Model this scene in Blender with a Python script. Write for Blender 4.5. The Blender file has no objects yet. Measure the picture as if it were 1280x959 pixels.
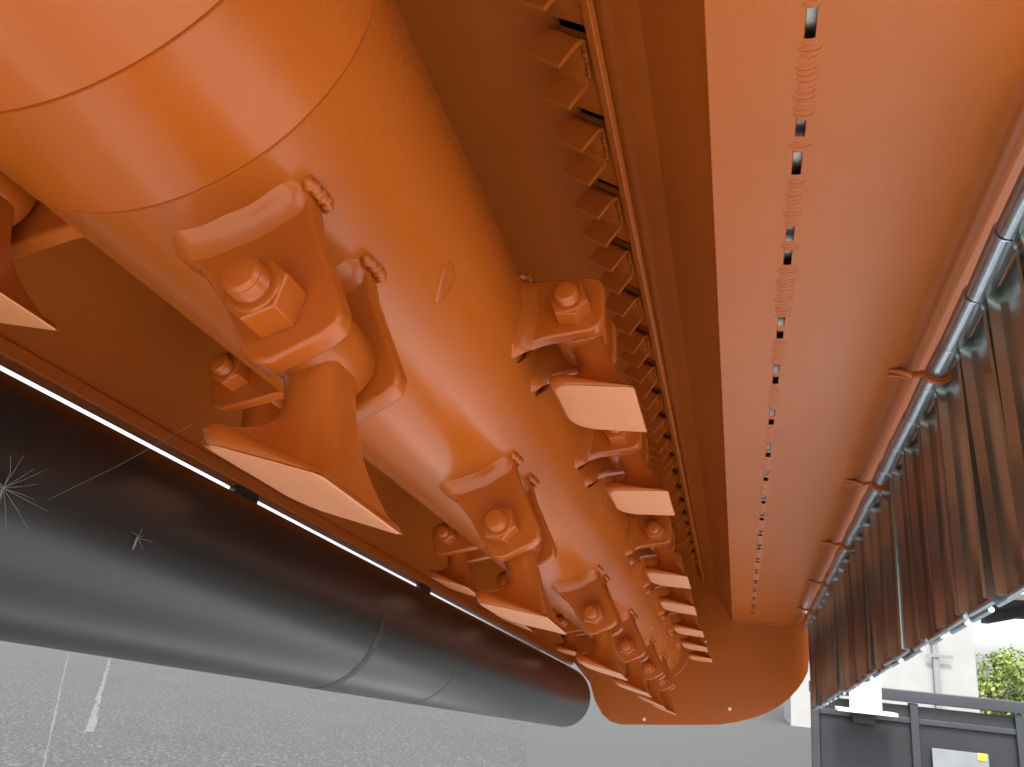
import bpy, bmesh, math, random
from mathutils import Matrix, Vector, noise
random.seed(7)
R_ = math.radians
sc = bpy.context.scene
col = sc.collection

# ------------------------------------------------------------------ camera
# image calibration (pixels of the 1280 x 959 photograph)
F, CX, CY = 980.0, 640.0, 479.5
VPX, VPY = 923.0, 943.0            # vanishing point of the mower's long axis
CAM_H = 1.3                        # camera height above the ground
U = 0.1                            # machine unit = rotor tube radius = 0.1 m

def _cam(px, py):
    return Vector((px - CX, py - CY, F))       # right, down, forward
mY = _cam(VPX, VPY).normalized()
mX = Vector((mY.z, 0, -mY.x)).normalized()
mZ = mX.cross(mY)
hor = _cam(1280, 872).cross(_cam(0, 744)).normalized()   # plane through the horizon line
up_c = hor if hor.y < 0 else -hor
yw = (mY - up_c * mY.dot(up_c)).normalized()
xw = yw.cross(up_c)
W = Matrix((xw, yw, up_c))                     # camera coords -> world
camloc = Vector((0, 0, CAM_H))

def world_dir(px, py):
    return W @ _cam(px, py)
def mdir(px, py):
    d = _cam(px, py)
    return Vector((d.dot(mX), d.dot(mY), d.dot(mZ)))
def m_at(px, py, x=None, y=None, z=None):       # a pixel's ray cut by a plane of the machine
    d = mdir(px, py)
    t = x / d.x if x is not None else (y / d.y if y is not None else z / d.z)
    return d * t
def w_at(px, py, dist):                         # a pixel's ray cut at a forward distance in the yard
    d = world_dir(px, py)
    return camloc + d * (dist / d.y)

cam = bpy.data.cameras.new('camera')
camo = bpy.data.objects.new('camera', cam)
col.objects.link(camo)
c0, c1, c2 = W @ Vector((1, 0, 0)), W @ Vector((0, -1, 0)), W @ Vector((0, 0, -1))
camo.matrix_world = Matrix(((c0.x, c1.x, c2.x, 0), (c0.y, c1.y, c2.y, 0), (c0.z, c1.z, c2.z, CAM_H), (0, 0, 0, 1)))
cam.sensor_fit = 'HORIZONTAL'; cam.sensor_width = 36
cam.lens = F / 1280 * 36
cam.clip_start = 0.01; cam.clip_end = 2000
cam.dof.use_dof = True; cam.dof.focus_distance = 0.5; cam.dof.aperture_fstop = 42
sc.camera = camo

# ------------------------------------------------------------------ light
SUN_EL, SUN_AZ = 54, 178           # azimuth clockwise from +Y
wd = bpy.data.worlds.new('World'); sc.world = wd; wd.use_nodes = True
nt = wd.node_tree; nt.nodes.clear()
sky = nt.nodes.new('ShaderNodeTexSky'); sky.sky_type = 'NISHITA'; sky.sun_disc = False
sky.sun_elevation = R_(SUN_EL); sky.sun_rotation = R_(SUN_AZ)
sky.dust_density = 4.0; sky.air_density = 1.0; sky.ozone_density = 1.0
bg = nt.nodes.new('ShaderNodeBackground'); bg.inputs[1].default_value = 0.15
wo = nt.nodes.new('ShaderNodeOutputWorld')
hs_ = nt.nodes.new('ShaderNodeHueSaturation'); hs_.inputs['Saturation'].default_value = .30   # thin white overcast
nt.links.new(sky.outputs[0], hs_.inputs['Color']); nt.links.new(hs_.outputs[0], bg.inputs[0]); nt.links.new(bg.outputs[0], wo.inputs[0])
sl = bpy.data.lights.new('sun', 'SUN'); sl.energy = 1.5; sl.angle = R_(12); sl.color = (1, .95, .88)
so = bpy.data.objects.new('sun', sl); col.objects.link(so)
sd = Vector((math.sin(R_(SUN_AZ)) * math.cos(R_(SUN_EL)), math.cos(R_(SUN_AZ)) * math.cos(R_(SUN_EL)), math.sin(R_(SUN_EL))))
so.rotation_euler = sd.to_track_quat('Z', 'Y').to_euler()
sc.render.engine = 'CYCLES'
sc.view_settings.view_transform = 'Standard'; sc.view_settings.look = 'None'
sc.view_settings.gamma = 1; sc.view_settings.use_curve_mapping = False
sc.view_settings.exposure = 1.75

# ------------------------------------------------------------------ materials
def new_mat(name):
    m = bpy.data.materials.new(name); m.use_nodes = True
    t = m.node_tree
    return m, t, t.nodes['Principled BSDF']
def nd(t, typ, **kw):
    n = t.nodes.new(typ)
    for k, v in kw.items():
        if k in n.inputs: n.inputs[k].default_value = v
        else: setattr(n, k, v)
    return n
def ramp(t, src, stops):
    r = t.nodes.new('ShaderNodeValToRGB')
    els = r.color_ramp.elements
    while len(els) < len(stops): els.new(0.5)
    for e, (p, c) in zip(els, stops):
        e.position = p; e.color = c if len(c) == 4 else (*c, 1)
    t.links.new(src, r.inputs[0])
    return r
def mixc(t, fac, a, b, mode='MIX'):
    n = t.nodes.new('ShaderNodeMix'); n.data_type = 'RGBA'; n.blend_type = mode
    for s, v in ((0, fac), (6, a), (7, b)):
        if hasattr(v, 'is_linked'): t.links.new(v, n.inputs[s])
        else: n.inputs[s].default_value = v if s == 0 else (*v, 1)
    return n.outputs[2]
def coords(t, scale=(1, 1, 1)):
    tc = t.nodes.new('ShaderNodeTexCoord'); mp = t.nodes.new('ShaderNodeMapping')
    mp.inputs['Scale'].default_value = scale
    t.links.new(tc.outputs['Object'], mp.inputs[0])
    return mp.outputs[0]

def paint(name, base, rough=.36, chips=True, lumps=.15):
    m, t, b = new_mat(name)
    v = coords(t)
    n1 = nd(t, 'ShaderNodeTexNoise', Scale=9.0, Detail=4.0); t.links.new(v, n1.inputs['Vector'])
    n3 = nd(t, 'ShaderNodeTexNoise', Scale=26.0, Detail=4.0); t.links.new(v, n3.inputs['Vector'])
    grit = None
    n4 = nd(t, 'ShaderNodeTexVoronoi', Scale=85.0); t.links.new(v, n4.inputs['Vector'])
    dark = tuple(c * .92 for c in base); lite = tuple(min(1, c * 1.05 + .003) for c in base)
    r = ramp(t, n1.outputs[0], [(.05, dark), (.95, lite)])
    c = r.outputs[0]
    if chips:                                        # specks of grit caught in the paint
        k = ramp(t, n4.outputs['Distance'], [(.045, (1, 1, 1)), (.095, (0, 0, 0))])
        gate = ramp(t, n3.outputs[0], [(.62, (0, 0, 0)), (.68, (1, 1, 1))])
        mul = t.nodes.new('ShaderNodeMath'); mul.operation = 'MULTIPLY'
        t.links.new(k.outputs[0], mul.inputs[0]); t.links.new(gate.outputs[0], mul.inputs[1])
        grit = mul.outputs[0]
        c = mixc(t, grit, c, tuple(x * .70 for x in base))
    n6 = nd(t, 'ShaderNodeTexNoise', Scale=110.0, Detail=6.0, Roughness=.75); t.links.new(v, n6.inputs['Vector'])
    if lumps > .05:                                  # knocks down to dark green-black steel on the castings
        kn = ramp(t, n6.outputs[0], [(.685, (0, 0, 0)), (.70, (1, 1, 1))])
        c = mixc(t, kn.outputs[0], c, (.05, .045, .018))
    t.links.new(c, b.inputs['Base Color'])
    rr = ramp(t, n1.outputs[0], [(.05, (rough - .04,) * 3), (.95, (rough + .06,) * 3)])
    t.links.new(rr.outputs[0], b.inputs['Roughness'])
    b.inputs['Specular IOR Level'].default_value = .40
    last = None
    if grit is not None:
        bm3 = nd(t, 'ShaderNodeBump', Strength=.5, Distance=.0004); t.links.new(grit, bm3.inputs['Height']); last = bm3
    if lumps > 0:
        bm2 = nd(t, 'ShaderNodeBump', Strength=lumps, Distance=.0016); t.links.new(n6.outputs[0], bm2.inputs['Height'])
        if last: t.links.new(last.outputs[0], bm2.inputs['Normal'])
        last = bm2
    if last: t.links.new(last.outputs[0], b.inputs['Normal'])
    return m
ORANGE = (.42, .092, .008)
M_tube = paint('orange_tube_paint', ORANGE, .25, True, .0)
M_sheet = paint('orange_sheet_paint', (.42, .102, .011), .29, False, .0)
M_cast = paint('orange_cast_paint', (.41, .088, .008), .22, True, .051)
M_ground = paint('orange_ground_edge_paint', (.58, .215, .085), .42, True, .45)
M_drip = paint('orange_paint_drip', (.38, .082, .007), .27, True, .10)
M_weld = paint('orange_weld_paint', (.42, .095, .010), .24, False, .03)

def simple(name, base, rough, metal=0, nscale=30, var=.2, bump=.1):
    m, t, b = new_mat(name)
    v = coords(t)
    n = nd(t, 'ShaderNodeTexNoise', Scale=nscale, Detail=5.0); t.links.new(v, n.inputs['Vector'])
    r = ramp(t, n.outputs[0], [(.3, tuple(c * (1 - var) for c in base)), (.7, tuple(min(1, c * (1 + var)) for c in base))])
    t.links.new(r.outputs[0], b.inputs['Base Color'])
    b.inputs['Roughness'].default_value = rough; b.inputs['Metallic'].default_value = metal
    bp = nd(t, 'ShaderNodeBump', Strength=bump, Distance=.003); t.links.new(n.outputs[0], bp.inputs['Height'])
    t.links.new(bp.outputs[0], b.inputs['Normal'])
    return m
M_steel = simple('bare_steel', (.42, .41, .39), .35, 1, 120)
M_zinc = simple('bright_zinc', (.46, .54, .60), .24, .85, 160, .10, .03)
M_black = simple('black_steel', (.02, .02, .021), .5)
M_white = simple('white_paint', (.78, .78, .77), .6, 0, 3, .05)
M_dark = simple('dark_grey_cladding', (.011, .0125, .016), .5, 0, 2, .2)
M_dark2 = simple('dark_grey_rail', (.024, .027, .033), .45, 0, 2, .2)
M_pale = simple('pale_grey_panel', (.17, .18, .19), .5, 0, 4, .1)
M_yellow = simple('yellow_sticker', (.75, .55, .03), .5)
M_render = simple('pale_render', (.27, .27, .265), .8, 0, 2, .06)
M_brown = simple('brown_canopy', (.10, .085, .075), .7, 0, 3, .2)
M_leaf = simple('leaf', (.14, .19, .035), .6, 0, 1.2, .5)
M_bark = simple('bark', (.09, .07, .05), .9)
M_fluff = simple('seed_fluff', (.22, .21, .185), .8)
M_thread = simple('spider_thread', (.14, .13, .12), .5)

# flap steel: zinc with brown tarnish running down each strip
M_flap, t, b = new_mat('tarnished_zinc_flap')
v = coords(t, (1, 1, .10))
n = nd(t, 'ShaderNodeTexNoise', Scale=70.0, Detail=5.0); t.links.new(v, n.inputs['Vector'])
v2 = coords(t)
nb = nd(t, 'ShaderNodeTexNoise', Scale=14.0, Detail=4.0); t.links.new(v2, nb.inputs['Vector'])
oi = t.nodes.new('ShaderNodeObjectInfo')
hue = ramp(t, oi.outputs['Random'], [(0, (.36, .38, .34)), (.35, (.50, .58, .54)), (.65, (.33, .30, .27)), (1, (.46, .53, .49))])
r = ramp(t, n.outputs[0], [(.32, (.78, .75, .72)), (.68, (1, 1, 1))])
c = mixc(t, 1.0, hue.outputs[0], r.outputs[0], 'MULTIPLY')
st = ramp(t, nb.outputs[0], [(.62, (0, 0, 0)), (.82, (.35, .35, .35))])
c = mixc(t, st.outputs[0], c, (.20, .10, .055))
t.links.new(c, b.inputs['Base Color']); b.inputs['Metallic'].default_value = .80
rr = ramp(t, n.outputs[0], [(.3, (.13,) * 3), (.7, (.22,) * 3)]); t.links.new(rr.outputs[0], b.inputs['Roughness'])
bp = nd(t, 'ShaderNodeBump', Strength=.04, Distance=.002); t.links.new(n.outputs[0], bp.inputs['Height']); t.links.new(bp.outputs[0], b.inputs['Normal'])

# roller: black paint, dusty, with scuffed rings and long scratches
M_roller, t, b = new_mat('black_roller_paint')
v = coords(t)
n1 = nd(t, 'ShaderNodeTexNoise', Scale=7.0, Detail=6.0); t.links.new(v, n1.inputs['Vector'])
v3 = coords(t, (6, .8, 6)); n2 = nd(t, 'ShaderNodeTexNoise', Scale=2.0, Detail=3.0); t.links.new(v3, n2.inputs['Vector'])
r = ramp(t, n1.outputs[0], [(.1, (.010, .010, .010)), (.9, (.022, .0215, .020))])
t.links.new(r.outputs[0], b.inputs['Base Color'])
rr = ramp(t, n2.outputs[0], [(.1, (.25,) * 3), (.9, (.36,) * 3)]); t.links.new(rr.outputs[0], b.inputs['Roughness'])
bp = nd(t, 'ShaderNodeBump', Strength=.02, Distance=.002); t.links.new(n1.outputs[0], bp.inputs['Height']); t.links.new(bp.outputs[0], b.inputs['Normal'])
M_scuff = simple('dull_scuff', (.020, .0195, .018), .5, 0, 60, .4)

# asphalt
M_asphalt, t, b = new_mat('asphalt')
v = coords(t)
n1 = nd(t, 'ShaderNodeTexNoise', Scale=26.0, Detail=8.0, Roughness=.8); t.links.new(v, n1.inputs['Vector'])
n2 = nd(t, 'ShaderNodeTexNoise', Scale=.7, Detail=4.0); t.links.new(v, n2.inputs['Vector'])
vo = nd(t, 'ShaderNodeTexVoronoi', Scale=46.0); t.links.new(v, vo.inputs['Vector'])
r = ramp(t, n1.outputs[0], [(.40, (.012, .0125, .013)), (.50, (.037, .038, .039)), (.60, (.095, .095, .095))])
chip = ramp(t, vo.outputs['Color'], [(.80, (0, 0, 0)), (.90, (1, 1, 1))])
c = mixc(t, chip.outputs[0], r.outputs[0], (.15, .15, .147))
r2 = ramp(t, n2.outputs[0], [(.3, (.86, .87, .88)), (.7, (1.0, 1.0, 1.0))])
c = mixc(t, 1.0, c, r2.outputs[0], 'MULTIPLY')
t.links.new(c, b.inputs['Base Color']); b.inputs['Roughness'].default_value = .85
bp = nd(t, 'ShaderNodeBump', Strength=.5, Distance=.01); t.links.new(n1.outputs[0], bp.inputs['Height']); t.links.new(bp.outputs[0], b.inputs['Normal'])
M_line, t, b = new_mat('worn_white_paint_line')
v = coords(t); n = nd(t, 'ShaderNodeTexNoise', Scale=48.0, Detail=8.0, Roughness=.85); t.links.new(v, n.inputs['Vector'])
r = ramp(t, n.outputs[0], [(.42, (.04, .04, .04)), (.50, (.10, .10, .10)), (.60, (.18, .18, .175))]); t.links.new(r.outputs[0], b.inputs['Base Color']); b.inputs['Roughness'].default_value = .85
M_paler = simple('paler_asphalt', (.046, .0465, .0455), .85, 0, 45, .55, .3)

# ------------------------------------------------------------------ mesh helpers (machine units, scaled to metres)
class MB:
    def __init__(s): s.v = []; s.f = []
    def add(s, vs, fs):
        o = len(s.v); s.v += [tuple(p) for p in vs]; s.f += [tuple(i + o for i in q) for q in fs]; return s
    def box(s, a, b):
        x0, y0, z0 = a; x1, y1, z1 = b
        return s.add([(x0, y0, z0), (x1, y0, z0), (x1, y1, z0), (x0, y1, z0), (x0, y0, z1), (x1, y0, z1), (x1, y1, z1), (x0, y1, z1)],
                     [(0, 3, 2, 1), (4, 5, 6, 7), (0, 1, 5, 4), (1, 2, 6, 5), (2, 3, 7, 6), (3, 0, 4, 7)])
    def prism_y(s, poly, y0, y1):                    # polygon in x,z swept along y
        n = len(poly)
        vs = [(x, y0, z) for x, z in poly] + [(x, y1, z) for x, z in poly]
        fs = [tuple(range(n)), tuple(range(2 * n - 1, n - 1, -1))]
        fs += [(i, n + i, n + (i + 1) % n, (i + 1) % n) for i in range(n)]
        return s.add(vs, fs)
    def loft(s, rings, cap=True, closed=True):
        n = len(rings[0]); vs = [p for r in rings for p in r]; fs = []
        for k in range(len(rings) - 1):
            for i in range(n if closed else n - 1):
                j = (i + 1) % n
                fs.append((k * n + i, k * n + j, (k + 1) * n + j, (k + 1) * n + i))
        if cap: fs += [tuple(range(n))[::-1], tuple(range((len(rings) - 1) * n, len(rings) * n))]
        return s.add(vs, fs)
    def lathe_y(s, cx, cz, prof, seg=32, cap=True):  # prof: (y, r)
        rings = [[(cx + r * math.cos(2 * math.pi * i / seg), y, cz + r * math.sin(2 * math.pi * i / seg)) for i in range(seg)] for y, r in prof]
        return s.loft(rings, cap)
    def tube(s, pts, r, seg=8, cap=True):
        pts = [Vector(p) for p in pts]; rings = []
        rr = r if isinstance(r, (list, tuple)) else [r] * len(pts)
        ref = Vector((0.3, 0.2, 1)).normalized()
        for i, p in enumerate(pts):
            d = (pts[min(i + 1, len(pts) - 1)] - pts[max(i - 1, 0)]).normalized()
            a = d.cross(ref); a = a.normalized() if a.length > 1e-4 else d.orthogonal().normalized()
            c = d.cross(a)
            rings.append([p + (a * math.cos(2 * math.pi * k / seg) + c * math.sin(2 * math.pi * k / seg)) * rr[i] for k in range(seg)])
        return s.loft(rings, cap)
    def mesh(s, name, mat, scale=U, smooth=True, angle=32):
        bm = bmesh.new()
        vs = [bm.verts.new((p[0] * scale, p[1] * scale, p[2] * scale)) for p in s.v]
        for q in s.f:
            try: bm.faces.new([vs[i] for i in q])
            except ValueError: pass
        bmesh.ops.recalc_face_normals(bm, faces=bm.faces)
        for fc in bm.faces: fc.smooth = smooth
        for e in bm.edges:
            if len(e.link_faces) == 2 and e.calc_face_angle(0) > R_(angle): e.smooth = False
        me = bpy.data.meshes.new(name); bm.to_mesh(me); bm.free()
        me.materials.append(mat)
        return me

def link(name, me, parent=None, bevel=0, seg=2, sub=0):
    o = bpy.data.objects.new(name, me); col.objects.link(o)
    if parent is not None: o.parent = parent
    if sub:
        m = o.modifiers.new('sub', 'SUBSURF'); m.levels = m.render_levels = sub
    if bevel:
        m = o.modifiers.new('bevel', 'BEVEL'); m.width = bevel * U; m.segments = seg; m.limit_method = 'ANGLE'; m.angle_limit = R_(35)
        w = o.modifiers.new('wn', 'WEIGHTED_NORMAL'); w.keep_sharp = False
    return o
def tag(o, label, cat, group=None, kind=None):
    if kind: o['kind'] = kind
    if label: o['label'] = label
    if cat: o['category'] = cat
    if group: o['group'] = group
    return o
MW = Matrix.Identity(4)
_ax = [W @ mX, W @ mY, W @ mZ]
for i in range(3):
    for k in range(3): MW[i][k] = _ax[k][i]
MW[2][3] = CAM_H
def place(o, loc=(0, 0, 0), rot=None):           # machine coordinates (units) -> world
    m = Matrix.Translation(Vector(loc) * U)
    if rot is not None: m = m @ rot
    o.matrix_world = MW @ m
    return o
def empty(name, loc=(0, 0, 0), rot=None):
    o = bpy.data.objects.new(name, None); col.objects.link(o); o.empty_display_size = .02
    return place(o, loc, rot)

# ------------------------------------------------------------------ ground
g = MB(); g.add([(-400, -300, 0), (400, -300, 0), (400, 900, 0), (-400, 900, 0)], [(0, 1, 2, 3)])
ground = link('ground', g.mesh('ground', M_asphalt, 1.0)); tag(ground, 'light grey speckled asphalt yard under the raised mower', 'ground', kind='structure')
M_bounce = simple('bounce_concrete', (.46, .455, .44), .8, 0, 6, .1, .2)  # pale slabs added out of view to throw light up at the mower
bounce_pad = MB()
for ix in range(4):
    for iy in range(4):
        if ix < 2: continue                      # added bounce slabs lie on the curtain side only
        bounce_pad.box((-5.3 + ix * 2.2 + .004, -5.0 + iy * 2.2 + .004, -.05), (-5.3 + ix * 2.2 + 2.196, -5.0 + iy * 2.2 + 2.196, .012))
po = link('pavement', bounce_pad.mesh('pavement', M_bounce, 1.0)); tag(po, 'added pale concrete slabs bouncing light up under the raised mower', 'pavement', kind='structure')
def gpt(px, py, z=.004):
    d = world_dir(px, py); t = (z - CAM_H) / d.z
    return camloc + d * t
def ground_mark(name, p, q, w0, w1, label, jag=0):
    a, b_ = gpt(*p), gpt(*q); d = (b_ - a); n = Vector((-d.y, d.x, 0)).normalized()
    L, Rr = [], []
    k = 70
    for i in range(k + 1):
        s = i / k; w = (w0 + (w1 - w0) * max(0, (s - .6) / .4)) / 2
        c_ = a + d * s
        L.append(c_ + n * (w + random.uniform(-jag, jag))); Rr.append(c_ - n * (w + random.uniform(-jag, jag)))
    m = MB(); m.add([tuple(x) for x in L + Rr], [(i, i + 1, k + 2 + i, k + 1 + i) for i in range(k)])
    o = link(name, m.mesh(name, M_line, 1.0)); tag(o, label, 'paint mark', kind='structure'); return o
ground_mark('paint_line', (86, 815), (53, 965), .022, .022, 'thin pale line painted on the asphalt', .008)
ground_mark('paint_streak', (138, 822), (112, 915), .050, .085, 'short smeared white streak on the asphalt', .022)

m = MB(); m.add([tuple(gpt(*q)) for q in ((657, 1010), (657, 884), (1035, 884), (1035, 1010))], [(0, 1, 2, 3)])
tag(link('road_patch', m.mesh('road_patch', M_paler, 1.0)), 'paler resurfaced strip of asphalt beyond the end plate', 'pavement', kind='structure')

# ------------------------------------------------------------------ mower housing
AX, AZ = -2.54, 2.783              # rotor axis
YN, YE = -8.0, 25.0                # near and far end of the mower
def polar(r, deg): return (AX + r * math.cos(R_(deg)), AZ + r * math.sin(R_(deg)))
housing = empty('mower_housing')
tag(housing, 'orange painted steel hood of a flail mower seen from below, around the rotor', 'mower housing')

# front panel: two sheets with a stitch-welded gap between them
PZ, SX0, SX1 = 3.60, .347, .403
XA, XB = -.18, 1.66
def sheet_box(m, x0, x1, y0, y1): m.box((x0, y0, PZ), (x1, y1, PZ + .06))
p = MB(); sheet_box(p, XA, SX0, YN, YE); link('inner_panel', p.mesh('inner_panel', M_sheet), housing, .012)
p = MB()
sec = [(SX1, PZ), (1.34, PZ)]
for k in range(1, 11): a = k / 10 * R_(60); sec.append((1.34 + .50 * math.sin(a), PZ + .50 * (1 - math.cos(a))))
sec += [(sec[-1][0] + .10, sec[-1][1] + .17), (2.15, PZ + .50), (2.75, PZ + .52), (2.85, PZ + .40)]  # outer lip added beyond the rod to keep sun off the bend
top = [(x - .03, z + .06) for x, z in sec][::-1]; top[-1] = (SX1, PZ + .06)
p.prism_y(sec + top, YN, YE)
link('front_panel', p.mesh('front_panel', M_sheet), housing)
p = MB(); p.box((SX0 - .25, YN, PZ + .065), (SX1 + .25, YE, PZ + .12)); link('backing_strip', p.mesh('backing_strip', M_steel), housing)
# weld fills: (start, end) along y
fills = []
gaps = [(3.16, 3.36), (4.00, 4.14), (4.29, 4.51), (5.11, 5.29), (5.43, 5.62), (6.48, 6.65), (6.75, 6.89), (7.46, 7.65), (7.74, 7.92)]
y = 8.62
while y < 23.6:
    j = random.uniform(-.03, .03); gaps += [(y + j, y + j + .2), (y + j + .29, y + j + .46)]; y += random.uniform(1.02, 1.16)
yy = 1.0
for a, b_ in gaps:
    fills.append((yy, a)); yy = b_
fills.append((yy, 24.9))
def bead_mesh(L, w, h, step):
    """a run of overlapping weld scallops along +y, bulging to -z"""
    m = MB(); k = max(2, int(L / step)); n = 7
    rings = []
    for i in range(k):
        for (f_, hh, ww) in ((0, .35, .86), (.25, .85, .97), (.6, 1.0, 1.0), (.95, .55, .9)):
            yv = (i + f_) / k * L
            e = 1.0
            if yv < .04: e = .35 + .65 * yv / .04
            if L - yv < .04: e = .35 + .65 * (L - yv) / .04
            jw = w * ww * (1 + .12 * math.sin(i * 2.3)) * (.6 + .4 * e); jh = h * hh * e * (1 + .2 * math.sin(i * 1.7))
            jx = .10 * w * math.sin(i * 1.1)
            rings.append([(jx + jw * math.cos(math.pi * q / (n - 1)), yv + .35 * step * math.sin(math.pi * q / (n - 1)), -jh * math.sin(math.pi * q / (n - 1))) for q in range(n)])
    m.loft(rings, cap=False, closed=False)
    return m
for a, b_ in fills:
    L = b_ - a
    if L < .02: continue
    o = link('weld_bead', bead_mesh(L, random.uniform(.058, .076), random.uniform(.010, .014), random.uniform(.040, .055)).mesh('weld_bead', M_weld, angle=70), housing)
    o.location = Vector(((SX0 + SX1) / 2, a, PZ + .004)) * U

# hood shell (cross-section swept along y)
path0 = [(XA + .002, PZ + .062), polar(2.50, 40), polar(2.52, 52), polar(2.515, 54.2)]
path = [polar(2.5, 62.2)] + [polar(2.5, d) for d in range(65, 201, 5)]
path += [polar(2.5, 200.6)]
def offset(pth, d):
    out = []
    for i, q in enumerate(pth):
        a = Vector(pth[max(i - 1, 0)]); b_ = Vector(pth[min(i + 1, len(pth) - 1)]); t_ = (b_ - a).normalized()
        out.append((q[0] + t_.y * d, q[1] - t_.x * d))
    return out
outer = offset(path, .07)
hs = MB(); hs.prism_y(path + outer[::-1], YN, YE)
link('hood_shell', hs.mesh('hood_shell', M_sheet, angle=9), housing)
hs = MB(); hs.prism_y(path0 + offset(path0, .07)[::-1], YN, YE); link('hood_front', hs.mesh('hood_front', M_sheet, angle=9), housing)
hs = MB(); hs.prism_y([polar(2.60, 52), polar(3.05, 52), polar(3.05, 66), polar(2.60, 66), polar(2.60, 65.5), polar(3.0, 65.5), polar(3.0, 52.5), polar(2.60, 52.5)], YN, YE); link('slot_dark_backing', hs.mesh('slot_dark_backing', M_black), housing)  # added black channel, its colour makes the openings between teeth read as dark
br = MB(); br.prism_y([polar(2.515, 54.3), polar(2.502, 62.1), polar(2.56, 62.1), polar(2.57, 54.3)], -.15, .67); me_br = br.mesh('bridge_plate', M_sheet)
br = MB(); br.prism_y([polar(2.515, 54.3), polar(2.502, 62.1), polar(2.56, 62.1), polar(2.57, 54.3)], YN, 2.55 - .29); link('bridge_plate', br.mesh('bridge_plate_long', M_sheet), housing)
# folded lip along the rear edge
lp = MB(); q0 = polar(2.488, 197.6); q1 = polar(2.488, 200.7); q2 = polar(2.45, 200.7); q3 = polar(2.45, 197.6)
lp.prism_y([q0, q1, q2, q3], YN, YE - .01); link('rear_lip', lp.mesh('rear_lip', M_sheet), housing, .01)
# comb backing bar and its teeth
cb = MB(); cb.prism_y([polar(2.49, 51.2), polar(2.43, 51.2), polar(2.43, 53.3), polar(2.49, 53.3)], YN, YE - .01)
link('comb_bar', cb.mesh('comb_bar', M_sheet), housing, .01)
def tooth_mesh():
    # U channel: local x = tangential, y = along the mower, z = towards the rotor; origin on the hood
    m = MB(); t_ = .045; w = .25; dp = .33; L = .30; r0 = .10
    out = [(-w, dp), (-w, r0)]
    for k in range(1, 5): a = k / 5 * math.pi / 2; out.append((-w + r0 * (1 - math.cos(a)), r0 * (1 - math.sin(a))))
    out += [(-w + r0, 0), (w - r0, 0)]
    for k in range(1, 5): a = k / 5 * math.pi / 2; out.append((w - r0 + r0 * math.sin(a), r0 * (1 - math.cos(a))))
    out += [(w, r0), (w, dp)]
    inn = []
    ri = r0 - t_
    inn += [(w - t_, dp), (w - t_, r0)]
    for k in range(1, 5): a = math.pi / 2 * (1 - k / 5); inn.append((w - r0 + ri * math.sin(a), r0 - ri * math.cos(a)))
    inn += [(w - r0, t_), (-w + r0, t_)]
    for k in range(1, 5): a = math.pi / 2 * (1 - k / 5); inn.append((-w + r0 - ri * math.cos(a) * 0 - ri * (1 - math.sin(a)) * 0 - ri * math.cos(a), r0 - ri * math.sin(a)))
    inn += [(-w + t_, r0), (-w + t_, dp)]
    pr = out + inn
    n = len(pr)
    vs = [(0, a, b_) for a, b_ in pr] + [(L, a, b_) for a, b_ in pr]
    no = len(out)
    fs = []
    for i in range(n): fs.append((i, (i + 1) % n, n + (i + 1) % n, n + i))
    # end caps as strips between outer and inner outline
    for i in range(no - 1):
        a, b_ = i, i + 1; c_, d_ = n - 1 - i, n - 2 - i
        fs.append((a, b_, d_, c_)); fs.append((n + a, n + c_, n + d_, n + b_))
    m.add(vs, fs); return m
me_t = tooth_mesh().mesh('comb_tooth', M_sheet)
me_tw = bead_mesh(.42, .045, .03, .06).mesh('tooth_weld', M_weld, angle=70)
tb = polar(2.475, 55.0)
# axes of a tooth in machine space
rad = Vector((math.cos(R_(58)), 0, math.sin(R_(58))))
tang = Vector((-math.sin(R_(58)), 0, math.cos(R_(58))))
tooth_rot = Matrix((tang, Vector((0, 1, 0)), -rad)).transposed().to_4x4()
y = 2.55; i = 0
while y < 24.6:
    o = link('bridge_plate', me_br, housing); o.location = (0, y * U, 0)
    o = link('comb_tooth', me_t, housing)
    jit = Matrix.Rotation(R_(random.uniform(-3, 3)), 4, 'Z') @ Matrix.Rotation(R_(random.uniform(-2, 2)), 4, 'X')
    o.matrix_local = Matrix.Translation(Vector((tb[0], y + random.uniform(-.03, .03), tb[1])) * U) @ tooth_rot @ jit
    w_ = link('tooth_weld', me_tw, o)
    w_.matrix_local = Matrix.Translation(Vector((-.012, -.21, .035)) * U) @ Matrix.Rotation(R_(180 + 40), 4, 'Y')
    y += .955; i += 1
# end plate
ep = []
ol = [(-4.75, 1.9), (-4.3, 1.45), (-4.12, .98), (-3.86, .60), (-3.60, .44), (-3.3, .395), (-1.6, .575), (-.55, .70), (-.07, .815), (.42, .99), (.8, 1.17), (1.12, 1.37), (1.38, 1.60), (1.62, 1.88), (1.78, 2.12), (1.90, 2.36), (1.96, 2.8), (1.97, 3.9), (1.2, 4.9), (-.9, 5.5), (-2.5, 5.6), (-4.3, 5.1), (-5.2, 3.6), (-5.2, 2.3)]
e = MB(); e.prism_y(ol, YE, YE + .09); plate = link('end_plate', e.mesh('end_plate', M_sheet, angle=20), housing, .012)
for px, py in ((805, 899), (912, 886), (882, 802)):
    c_ = m_at(px, py, y=YE - .02)
    s_ = .05 if py > 850 else .03
    m = MB(); m.lathe_y(c_.x, c_.z, [(YE - .045, s_ * .5), (YE - .035, s_ * .85), (YE - .004, s_)], 14)
    link('plate_bolt', m.mesh('plate_bolt', M_white), plate)
m = MB(); m.lathe_y(AX, AZ, [(YE - .05, 1.17), (YE - .003, 1.20)], 48); link('bearing_collar', m.mesh('bearing_collar', M_sheet), plate, .01)
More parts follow.
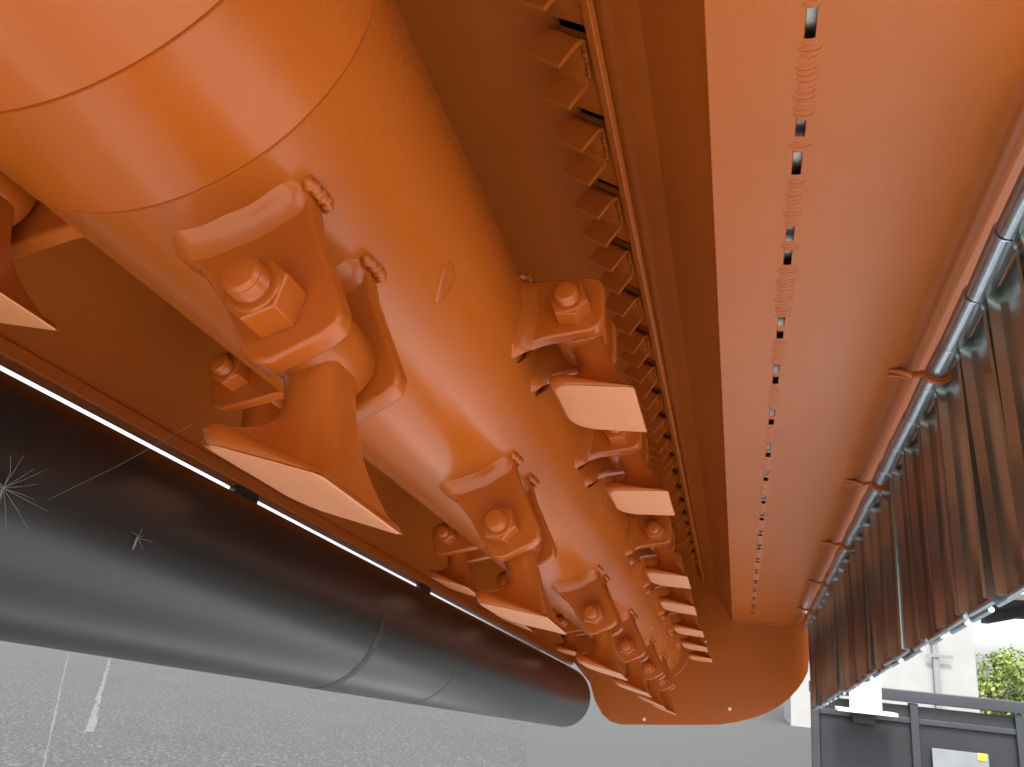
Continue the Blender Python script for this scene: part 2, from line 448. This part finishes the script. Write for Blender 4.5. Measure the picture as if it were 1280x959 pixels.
# weld between panel and end plate
bm_ = bead_mesh(1.52, .05, .04, .09).mesh('panel_end_weld', M_weld, angle=70)
o = link('weld_bead', bm_, plate); o.matrix_local = Matrix.Translation(Vector((1.34, YE - .02, PZ - .01)) * U) @ Matrix.Rotation(R_(90), 4, 'Z')
# near end plate, behind the camera
e = MB(); e.prism_y(ol, YN - .09, YN); link('end_plate', e.mesh('end_plate_near', M_sheet, angle=20), housing)
# scraper brackets breaking the bright slit
for px, py, L in ((316, 621, .42), (537, 738, .45)):
    d = mdir(px, py); t_ = 5.15 / math.hypot(d.x, d.z); c_ = d * t_
    m = MB(); m.box((c_.x - .16, c_.y - L / 2, c_.z - .035), (c_.x - .06, c_.y + L / 2, c_.z + .07)); link('scraper_bracket', m.mesh('scraper_bracket', M_black), housing, .02)
# hinge rod and its orange hooks
RX, RZ = 1.86, 3.63
m = MB(); m.lathe_y(RX, RZ, [(YN, .052), (YE, .052)], 20); link('hinge_rod', m.mesh('hinge_rod', M_zinc), housing)
for yh in (7.66, 11.2, 14.75, 18.3, 21.9):
    sec_o, sec_i = [], []
    pts = [(1.46, PZ + .01), (1.56, PZ - .02), (1.63, PZ - .05)]
    for k in range(0, 11):
        a = R_(205 + k * 15); pts.append((RX + .150 * math.cos(a), RZ + .150 * math.sin(a)))
    pts += [(RX + .17, RZ + .02), (RX + .30, RZ + .03)]
    in_ = offset(pts, -.045)
    m = MB(); m.prism_y(pts + in_[::-1], yh - .03, yh + .03)
    link('rod_hook', m.mesh('rod_hook', M_sheet), housing)
    m = MB(); m.tube([(1.42, yh - .05, PZ), (1.52, yh - .055, PZ - .012), (1.62, yh - .05, PZ - .03)], .022, 8); m.tube([(1.42, yh + .05, PZ), (1.52, yh + .055, PZ - .012), (1.62, yh + .05, PZ - .03)], .022, 8)
    link('weld_bead', m.mesh('hook_weld', M_weld), housing)

# ------------------------------------------------------------------ curtain of hanging steel flaps
def flap_mesh(w, L, lip):
    h = w / 2; t_ = .022
    o = [(-lip, -h - .012), (0, -h + .02), (0, h - .02), (-lip, h + .012)]
    i_ = [(t_ - lip, h + .022), (t_, h - .012), (t_, -h + .012), (t_ - lip, -h - .022)]
    m = MB(); pr = o + i_; n = 8
    zs = [.0 - (L + .06) * k / 6 for k in range(7)]
    rings = [[(x + .112, yv, z) for x, yv in pr] for k, z in enumerate(zs)]
    m.loft(rings); return m
def knuckle_mesh(w):
    m = MB(); h = w / 2
    m.lathe_y(0, 0, [(-h, .052), (-h, .094), (-h + .008, .100), (h - .008, .100), (h, .094), (h, .052)], 24, cap=False)
    return m
def edge_mesh(w, L):
    m = MB(); h = w / 2
    m.lathe_y(.123, -L - .07, [(-h, .01), (-h, .026), (h, .026), (h, .01)], 10); return m
FL = 2.20
me_fl = flap_mesh(.73, FL, .075).mesh('flap_sheet', M_flap); me_kn = knuckle_mesh(.868).mesh('flap_knuckle', M_zinc); me_ed = edge_mesh(.73, FL).mesh('flap_hem', M_zinc)
me_f2 = flap_mesh(.60, FL - .03, .03).mesh('rear_flap_sheet', M_flap); me_k2 = knuckle_mesh(.30).mesh('rear_flap_strap', M_zinc); me_e2 = edge_mesh(.60, FL - .03).mesh('rear_flap_hem', M_zinc)
pitch = .88
ys = [4.01 + pitch * k for k in range(24)]
for k, y in enumerate(ys):
    if y > 24.7: break
    o = empty('curtain_flap', (RX, y, RZ), Matrix.Rotation(R_(random.uniform(-1.2, 1.2)), 4, 'Y') @ Matrix.Rotation(R_(random.uniform(-1.6, 1.6)), 4, 'Z'))
    tag(o, 'tarnished zinc steel flap of the front row hanging from the hinge rod', 'steel flap', 'front row of curtain flaps')
    link('sheet', me_fl, o); link('knuckle', me_kn, o); link('hem', me_ed, o)
for k, y in enumerate(ys[:-1]):
    yb = y + pitch / 2
    if yb > 24.6: break
    sh = {7: .27, 10: .26, 13: .27, 15: -.27, 20: .28}.get(k, random.uniform(-.08, .08))
    o = empty('curtain_flap', (RX + .075, yb + sh, RZ - .01), Matrix.Rotation(R_(random.uniform(-1.0, -.2)), 4, 'Y'))
    tag(o, 'narrow dull steel flap hanging behind the gap between two front flaps', 'steel flap', 'rear row of curtain flaps')
    link('sheet', me_f2, o); link('hem', me_e2, o)

# ------------------------------------------------------------------ rotor
rotor = empty('rotor')
tag(rotor, 'long orange rotor tube with welded lugs and nuts running the length of the hood', 'rotor')
m = MB(); m.lathe_y(AX, AZ, [(YN + .1, 1.0), (-2, 1.0), (0, 1.0)] + [q for yv in (1.587, 2.177) for q in ((yv - .006, 1.0), (yv - .0035, .995), (yv - .0015, .990), (yv + .001, .990), (yv + .003, .997), (yv + .006, 1.002), (yv + .011, 1.0))] + [(5, 1), (10, 1), (15, 1), (20, 1), (YE - .06, 1.0)], 160)
tube = link('rotor_tube', m.mesh('rotor_tube', M_tube), rotor)
# shallow oval paint drip on the tube
c_ = m_at(558, 352, y=1); d = mdir(558, 352)
A_ = d.x ** 2 + d.z ** 2; B_ = -2 * (d.x * AX + d.z * AZ); C_ = AX * AX + AZ * AZ - 1.0
tt = (-B_ - math.sqrt(B_ * B_ - 4 * A_ * C_)) / 2 / A_; hp = d * tt; ph0 = math.atan2(hp.z - AZ, hp.x - AX)
m = MB(); rings = []
for k, (s_, h_) in enumerate(((1, .0005), (.93, .003), (.8, .0045), (.4, .004), (.02, .004))):
    ring = []
    for q in range(24):
        a = 2 * math.pi * q / 24
        ww = (.058 + .008 * math.sin(3 * a)) * s_
        ph = ph0 + ww * 1.9 * math.cos(a + .5); yv = hp.y + ww * 1.5 * math.sin(a)
        ring.append((AX + (1 + h_) * math.cos(ph), yv, AZ + (1 + h_) * math.sin(ph)))
    rings.append(ring)
m.loft(rings, cap=False); link('paint_drip', m.mesh('paint_drip', M_drip), tube)

# lug: local x = radial outward, y = along rotor, z = tangential; origin on the rotor axis
def lug_mesh():
    poly = [(.93, -.40), (1.02, -.36), (1.12, -.29), (1.30, -.235), (1.64, -.19), (1.71, -.15), (1.74, -.08), (1.735, .16), (1.71, .24), (1.64, .27), (1.16, .27), (1.02, .29), (.93, .30)]
    m = MB(); m.prism_y(poly, 0, .125); return m
me_lug = lug_mesh().mesh('lug', M_cast, angle=40)
def weld_mesh(seed):
    """fillet welds: smooth concave runs along both faces, a rough bead round the leading end"""
    rnd = random.Random(seed); m = MB()
    def run(yf, sg, z0, z1, h, w):
        K = 22; rings = []
        for k in range(K + 1):
            z = z0 + (z1 - z0) * k / K; a = math.asin(max(-1, min(1, z)))
            e = min(1, min(k, K - k) / 2.5 + .15); hh = h * e * (1 + .03 * math.sin(k * .9 + seed)); ww = w * e * (1 + .05 * math.sin(k * .8))
            base = math.cos(a)
            rings.append([(base + hh, yf, z), (base + hh * .45, yf + sg * ww * .22, z), (base + hh * .16, yf + sg * ww * .52, z), (base + hh * .03, yf + sg * ww * .85, z), (base - .02, yf + sg * ww, z)])
        m.loft(rings, cap=False, closed=False)
    run(.002, -1, -.38, .30, .11, .11); run(.123, 1, -.36, .30, .09, .09)
    K = 30; rings = []                                # rough bead climbing the leading end
    for k in range(K):
        t_ = k / (K - 1); yv = -.05 + .23 * t_; n = 9; ph = k * .9
        r_ = .030 * (.86 + .14 * abs(math.sin(k * 1.4))) * min(1, min(k, K - 1 - k) / 3 + .3)
        cx_ = .95 + .05 * math.sin(math.pi * t_) + .006 * math.sin(k * 2.1); cz_ = .295 + .03 * math.sin(math.pi * t_) + .008 * math.sin(k * 1.3)
        rings.append([(cx_ + r_ * 1.25 * math.cos(2 * math.pi * q / n), yv, cz_ + r_ * math.sin(2 * math.pi * q / n) * (1 + .15 * math.sin(q * 2 + k))) for q in range(n)])
    m.loft(rings)
    return m
me_lw = weld_mesh(3).mesh('lug_weld', M_weld, angle=80)
def nut_mesh():
    m = MB(); a0 = .12
    def hexr(r, y, rot=0): return [(r * math.cos(math.pi * k / 3 + a0), y, r * math.sin(math.pi * k / 3 + a0)) for k in range(6)]
    m.loft([hexr(.150, .0), hexr(.150, -.15), hexr(.143, -.165)])
    m.lathe_y(0, 0, [(-.160, .122), (-.172, .118), (-.176, .10)], 24)
    return m
def bolt_mesh():
    m = MB(); pr = [(-.15, .088)]
    for k in range(5): yv = -.17 - k * .016; pr += [(yv, .086), (yv - .008, .080)]
    pr += [(-.255, .085), (-.272, .070), (-.279, .045)]
    m.lathe_y(0, 0, pr, 24); return m
def head_mesh():
    m = MB()
    m.loft([[(.145 * math.cos(math.pi * k / 3), yv, .145 * math.sin(math.pi * k / 3)) for k in range(6)] for yv in (0, .11)])
    m.lathe_y(0, 0, [(-.70, .08), (.02, .08)], 20); return m
me_nut = nut_mesh().mesh('nut', M_cast); me_bolt = bolt_mesh().mesh('bolt_end', M_cast); me_head = head_mesh().mesh('bolt', M_cast)

# flail: local origin at the bolt; x = hanging direction, y = along rotor, z = across (toe towards -z)
def rrect(y0, y1, z0, z1, rads, n=9):
    """rounded rectangle, corner radii: near-right, far-right, far-left, near-left"""
    cs = [(y0, z1, 1, -1, 180, 90), (y1, z1, -1, -1, 90, 0), (y1, z0, -1, 1, 0, -90), (y0, z0, 1, 1, -90, -180)]
    out = []
    for (yy, zz, sy, sz, a0, a1), r in zip(cs, rads):
        for k in range(n):
            a = R_(a0 + (a1 - a0) * k / (n - 1)); out.append((yy + sy * r + r * math.cos(a), zz + sz * r + r * math.sin(a)))
    return out
def flail_ring(s, y0, y1, z0, z1, slope, rads, droop=0):
    zc = (z0 + z1) / 2
    s = s - .075 * min(1, s / .4)
    return [(s + slope * (z - zc) + droop * 1.5 * max(0, y) ** 2 * (.6 + .6 * max(0, z)), y, z) for y, z in rrect(y0, y1, z0, z1, rads)]
def flail_body():
    P = [(.03, -.165, .165, -.15, .15, 0, .07, 0), (.14, -.165, .165, -.125, .15, .05, .07, 0), (.25, -.165, .166, -.10, .155, .12, .07, 0), (.35, -.168, .170, -.088, .160, .20, .075, 0),
         (.44, -.178, .182, -.090, .168, .28, .08, 0), (.51, -.195, .205, -.105, .178, .36, .085, .01), (.565, -.222, .240, -.138, .192, .44, .09, .03), (.605, -.255, .285, -.180, .208, .50, .095, .05),
         (.635, -.292, .335, -.228, .224, .54, .10, .08), (.655, -.325, .385, -.270, .238, .57, .11, .10), (.668, -.350, .430, -.300, .247, .57, .12, .12)]
    rings = [flail_ring(s, a, b_, c, d, sl, (min(r * 1.4, (d - c) * .46, .13), min(r * 1.2, (d - c) * .46), min(r * 1.4, (d - c) * .46), min(r * 1.4, (d - c) * .46)), dr) for s, a, b_, c, d, sl, r, dr in P]
    m = MB(); m.loft(rings); return m
FR = (.05, .02, .20, .13); SLP = .40
def flail_foot():
    rings = [flail_ring(s, a, b_, c, d, sl, FR, .12) for s, a, b_, c, d, sl in ((.655, -.345, .420, -.290, .240, .57), (.672, -.366, .440, -.312, .247, .56), (.688, -.377, .448, -.322, .250, .52), (.708, -.378, .449, -.318, .250, .45), (.722, -.366, .441, -.302, .245, .40))]
    m = MB(); m.loft(rings); return m
def flail_face():
    rings = []
    for s, k_ in ((.7255, .985), (.733, .965), (.7355, .93), (.736, .4), (.736, .04)):
        y0, y1, z0, z1 = -.367, .442, -.303, .246
        yc, zc = (y0 + y1) / 2, (z0 + z1) / 2
        ring = [((s + SLP * (z - zc) + .12 * 1.5 * max(0, y) ** 2 * (.6 + .6 * max(0, z))), yc + (y - yc) * k_, zc + (z - zc) * k_) for y, z in rrect(y0, y1, z0, z1, FR)]
        ring = [(s - .075 + SLP * (z - zc) + .12 * 1.5 * max(0, y) ** 2 * (.6 + .6 * max(0, z)), y, z) for _, y, z in ring]
        rings.append(ring)
    m = MB(); m.loft(rings); return m
def flail_eye():
    m = MB(); m.lathe_y(0, 0, [(-.215, .10), (-.215, .185), (-.195, .205), (.195, .205), (.215, .185), (.215, .10)], 32); return m
me_fb = flail_body().mesh('shank', M_cast, angle=60); me_ff = flail_foot().mesh('foot', M_cast, angle=60)
me_fc = flail_face().mesh('striking_face', M_ground, angle=60); me_fe = flail_eye().mesh('eye', M_cast, angle=50)

RB = 1.50
def station(phi, y0, hang, label, group, rb=RB, dr=0):
    rot = Matrix.Rotation(R_(-phi), 4, 'Y')       # local x -> radial
    base = Matrix.Translation(Vector((AX, 0, AZ)) * U) @ rot
    for dy in (.23, .84):
        l = link('lug', me_lug, rotor, .028, 3)
        l.matrix_local = base @ Matrix.Translation(Vector((dr, y0 + dy, 0)) * U)
        wl = link('weld_bead', me_lw, l); wl.location = (-dr * U, 0, 0)
    bx_, bz_ = polar(rb, phi)
    n_ = link('nut', me_nut, rotor, .012)
    n_.matrix_local = Matrix.Translation(Vector((bx_, y0 + .23, bz_)) * U) @ Matrix.Rotation(R_(random.uniform(0, 60)), 4, 'Y')
    link('bolt_end', me_bolt, n_)
    hd = link('bolt', me_head, rotor, .01); hd.matrix_local = Matrix.Translation(Vector((bx_, y0 + .97, bz_)) * U)
    f_ = empty('flail_hammer', (bx_, y0 + .595, bz_), Matrix.Rotation(R_(-hang), 4, 'Y'))
    tag(f_, label, 'flail hammer', group)
    link('eye', me_fe, f_); link('shank', me_fb, f_); ft = link('foot', me_ff, f_); link('striking_face', me_fc, ft)
    return f_
ORD = ['last', 'second', 'third', 'fourth', 'fifth', 'sixth', 'seventh']
YA = (2.22, 5.80, 10.35, 13.9, 17.6, 20.8)
for k, y0 in enumerate(YA):
    n_ = len(YA) - 1 - k
    lab = 'large orange flail hammer bolted beside the two ring seams of the rotor tube' if k == 0 else ('orange flail hammer under the rotor tube, the one closest to the end plate' if n_ == 0 else 'orange flail hammer under the rotor tube, %s in its row from the end plate' % ORD[n_])
    station(-62, y0, -80 + random.uniform(-5, 5) * (k > 0), lab, 'flail row on the underside of the rotor')
YB = (4.72, 7.25, 11.3, 13.8, 16.9, 19.6, 22.3)
for k, y0 in enumerate(YB):
    n_ = len(YB) - 1 - k
    lab = 'orange flail hammer with pale flat foot beside the toothed comb, ' + ('closest to the end plate' if n_ == 0 else '%s from the end plate' % ORD[n_])
    station(3, y0, -70 + random.uniform(-4, 4) * (k > 0), lab, 'flail row beside the comb', 1.36, -.14)
YC = (1.95, 4.83, 10.2, 13.6, 18.6)
for k, y0 in enumerate(YC):
    n_ = len(YC) - 1 - k
    lab = 'orange flail hammer half hidden behind the rotor above the roller, ' + ('closest to the end plate' if n_ == 0 else '%s from the end plate' % ORD[n_])
    station(-164, y0, -78 + random.uniform(-5, 5), lab, 'flail row behind the rotor')

# ------------------------------------------------------------------ roller
OX, OZ, ORr = -4.987, .969, .838
roller = empty('ground_roller', (OX, 0, OZ)); tag(roller, 'long glossy black steel roller lying along the lower rear edge of the hood', 'roller')
m = MB(); m.lathe_y(0, 0, [(YN, ORr), (0, ORr), (6, ORr), (12, ORr), (18, ORr), (YE - .62, ORr), (YE - .60, ORr - .008), (YE - .59, ORr - .025)], 128)
drum = link('drum', m.mesh('drum', M_roller), roller)
m = MB(); m.lathe_y(0, 0, [(YE - .60, .16), (YE + .02, .16)], 20); link('axle_stub', m.mesh('axle_stub', M_black), roller)
def roller_hit(px, py):
    d = mdir(px, py); A_ = d.x ** 2 + d.z ** 2; B_ = -2 * (d.x * OX + d.z * OZ); C_ = OX * OX + OZ * OZ - ORr * ORr
    return d * ((-B_ - math.sqrt(max(0, B_ * B_ - 4 * A_ * C_))) / 2 / A_)
for px, py, w, a0, a1 in ((448, 835, .10, -95, 12), (556, 858, .035, -80, -20)):
    y0 = roller_hit(px, py).y; m = MB(); vs = []; fs = []
    K = 40
    for k in range(K + 1):
        a = R_(a0 + (a1 - a0) * k / K); s_ = math.sin(math.pi * k / K) ** .5
        for sg in (-1, 1):
            yy = y0 + sg * w * s_ * random.uniform(.5, 1.1)
            vs.append(((ORr + .003) * math.cos(a), yy, (ORr + .003) * math.sin(a)))
    m.add(vs, [(2 * k, 2 * k + 1, 2 * k + 3, 2 * k + 2) for k in range(K)]); link('scuff_ring', m.mesh('scuff_ring', M_scuff), drum)
# seed fluff on the roller
def fluff(px, py, n, L, label):
    h = roller_hit(px, py); nrm = Vector((h.x - OX, 0, h.z - OZ)).normalized()
    o = empty('seed_fluff', h + nrm * .01); m = MB()
    t1 = Vector((0, 1, 0)); t2 = nrm.cross(t1)
    for k in range(n):
        a = 2 * math.pi * k / n + random.uniform(-.2, .2); l_ = L * random.uniform(.5, 1)
        d = (t1 * math.cos(a) * 1.3 + t2 * math.sin(a)) * l_ + nrm * l_ * random.uniform(.1, .6)
        m.tube([(0, 0, 0), d * .5 + nrm * .03 * random.uniform(0, 1), d], [.0016, .0012, .0007], 4)
    m.tube([(0, 0, 0), t2 * -.04, t2 * -.09], [.006, .008, .004], 5)
    link('filaments', m.mesh('filaments', M_fluff), o)
    tag(o, label, 'seed'); return o
fluff(2, 610, 15, .24, 'feathery pale seed head stuck to the black roller')
fluff(170, 672, 7, .10, 'tiny tuft of pale fluff on the black roller')
a = roller_hit(60, 625); b_ = m_at(238, 532, y=4.1)
m = MB(); m.tube([a, a.lerp(b_, .5) - Vector((0, 0, .02)), b_], .001, 4)
o = link('spider_thread', m.mesh('spider_thread', M_thread)); place(o); tag(o, 'thin spider thread stretched from the black roller to the big flail foot', 'thread')

# ------------------------------------------------------------------ yard behind
def wbox(name, a, b_, mat, parent=None, bevel=0):
    m = MB(); m.box(a, b_); return link(name, m.mesh(name, mat, 1.0), parent, bevel / U if bevel else 0)
def wempty(name, loc=(0, 0, 0)):
    o = bpy.data.objects.new(name, None); col.objects.link(o); o.location = loc; o.empty_display_size = .2; return o
# dark metal fence
D1 = 9.0
tl = w_at(1017, 851, D1); fx0, fz = tl.x, tl.z
fence = wempty('dark_fence', (fx0, D1, 0)); tag(fence, 'dark blue grey metal panel fence standing in the yard behind the flap curtain', 'fence')
for k in range(5):
    wbox('fence_panel', (.05 + k * .90, .02, .03), (.05 + k * .90 + .86, .06, fz - .14), M_dark, fence, .006)
    wbox('post', (k * .90 - .03, -.03, 0), (k * .90 + .045, .09, fz - .115), M_dark2, fence, .006)
wbox('top_rail', (-.04, -.05, fz - .11), (4.6, .11, fz), M_dark2, fence, .008)
wbox('mid_rail', (.05, -.012, fz - .30), (4.5, .016, fz - .25), M_dark2, fence, .004)
a = w_at(1165, 935, D1 - .05); b2 = w_at(1240, 990, D1 - .05)
wbox('pale_panel', (a.x - fx0, -.045, max(.02, b2.z)), (b2.x - fx0, -.032, a.z), M_pale, fence, .004)
a = w_at(1222, 940, D1 - .05); wbox('yellow_sticker', (a.x - fx0, -.052, a.z - .07), (a.x - fx0 + .07, -.047, a.z - .01), M_yellow, fence)
# white post with base plate, on the fence
a = w_at(1064, 800, D1 - .25); b2 = w_at(1097, 893, D1 - .25)
post = wempty('white_post', ((a.x + b2.x) / 2, D1 - .25, b2.z)); tag(post, 'white steel post with flat foot plate in front of the dark fence', 'post')
wbox('post_flange', (-.13, -.10, .03), (.13, -.08, 1.7), M_white, post)
wbox('post_web', (-.012, -.078, .03), (.012, .078, 1.7), M_white, post)
wbox('post_flange', (-.13, .08, .03), (.13, .10, 1.7), M_white, post)
wbox('foot_plate', (-.26, -.14, 0), (.26, .14, .028), M_white, post)
wbox('wall_bracket', (-.10, .141, -.10), (.10, .20, .02), M_dark2, post)
# pale building and canopy
D2 = 24.0
a = w_at(1040, 940, D2); b2 = w_at(1196, 560, D2)
bl = wempty('white_building', (a.x, D2, 0)); tag(bl, 'pale rendered building wall with a downpipe beyond the dark fence', 'building')
wbox('wall', (-1.0, 0, 0), (b2.x - a.x, 3.5, 9.5), M_render, bl)
c_ = w_at(1168, 820, D2); wbox('downpipe', (c_.x - a.x - .07, -.16, 0), (c_.x - a.x + .07, -.02, 9.3), M_pale, bl)
wbox('pipe_clip', (c_.x - a.x - .22, -.19, c_.z - .04), (c_.x - a.x + .4, -.165, c_.z + .04), M_pale, bl)
D3 = 13.0
a = w_at(1196, 745, D3); b2 = w_at(1290, 715, D3)
cn = wempty('canopy_roof', (a.x, D3, a.z)); tag(cn, 'dark brown canopy roof with beams against the white sky', 'canopy')
m = MB(); m.box((-.4, 0, .10), (7, 4.5, .26)); link('roof_slab', m.mesh('roof_slab', M_brown, 1.0), cn)
wbox('fascia', (-.45, -.05, .0), (7, .0, .30), M_brown, cn)
for k in range(4): wbox('beam', (.3 + k * 1.1, .05, -.04), (.42 + k * 1.1, 4.4, .098), M_brown, cn)
for k in (0, 1): wbox('canopy_post', (4.6, .3 + 3.6 * k, -a.z), (4.75, .45 + 3.6 * k, .098), M_brown, cn)
# tree
def tree(px, py_top, dist, rx, rz, label, seed):
    rnd = random.Random(seed); top = w_at(px, py_top, dist)
    H = top.z; r = wempty('tree', (top.x, dist, 0)); tag(r, label, 'tree', 'trees beyond the fence')
    m = MB(); m.tube([(0, 0, 0), (.1, 0, H * .4), (0, .1, H * .75)], [.22, .16, .06], 8)
    for k in range(5):
        an = k * 1.3; m.tube([(.05, 0, H * .35 + .1 * k), (rx * .5 * math.cos(an), rx * .5 * math.sin(an), H * .6 + .1 * k)], [.08, .03], 6)
    link('trunk', m.mesh('trunk', M_bark, 1.0), r)
    m = MB(); cl = [(rnd.uniform(-1, 1) * rx, rnd.uniform(-1, 1) * rx * .7, H - rz + rnd.uniform(-.8, .75) * rz, rnd.uniform(.3, .55) * rz) for _ in range(26)]
    for _ in range(4200):
        x, y, z, q = rnd.choice(cl); d = Vector((rnd.gauss(0, 1), rnd.gauss(0, 1), rnd.gauss(0, 1))).normalized() * q * rnd.uniform(.55, 1.08)
        c_ = Vector((x, y, z)) + d; n_ = (d.normalized() + Vector((rnd.uniform(-1, 1), rnd.uniform(-1, 1), rnd.uniform(-.3, 1)))).normalized()
        u_ = n_.orthogonal().normalized(); v_ = n_.cross(u_); s_ = rnd.uniform(.05, .11)
        m.add([c_ - u_ * s_, c_ - v_ * s_ * .6, c_ + u_ * s_, c_ + v_ * s_ * .6], [(0, 1, 2, 3)])
    link('crown', m.mesh('crown', M_leaf, 1.0, smooth=False), r)
tree(1236, 822, 38, 1.4, 1.2, 'bright green leafy tree beyond the fence beside the white building', 5)
tree(1302, 812, 42, 1.7, 1.5, 'fuller green tree beyond the fence under the canopy end', 9)
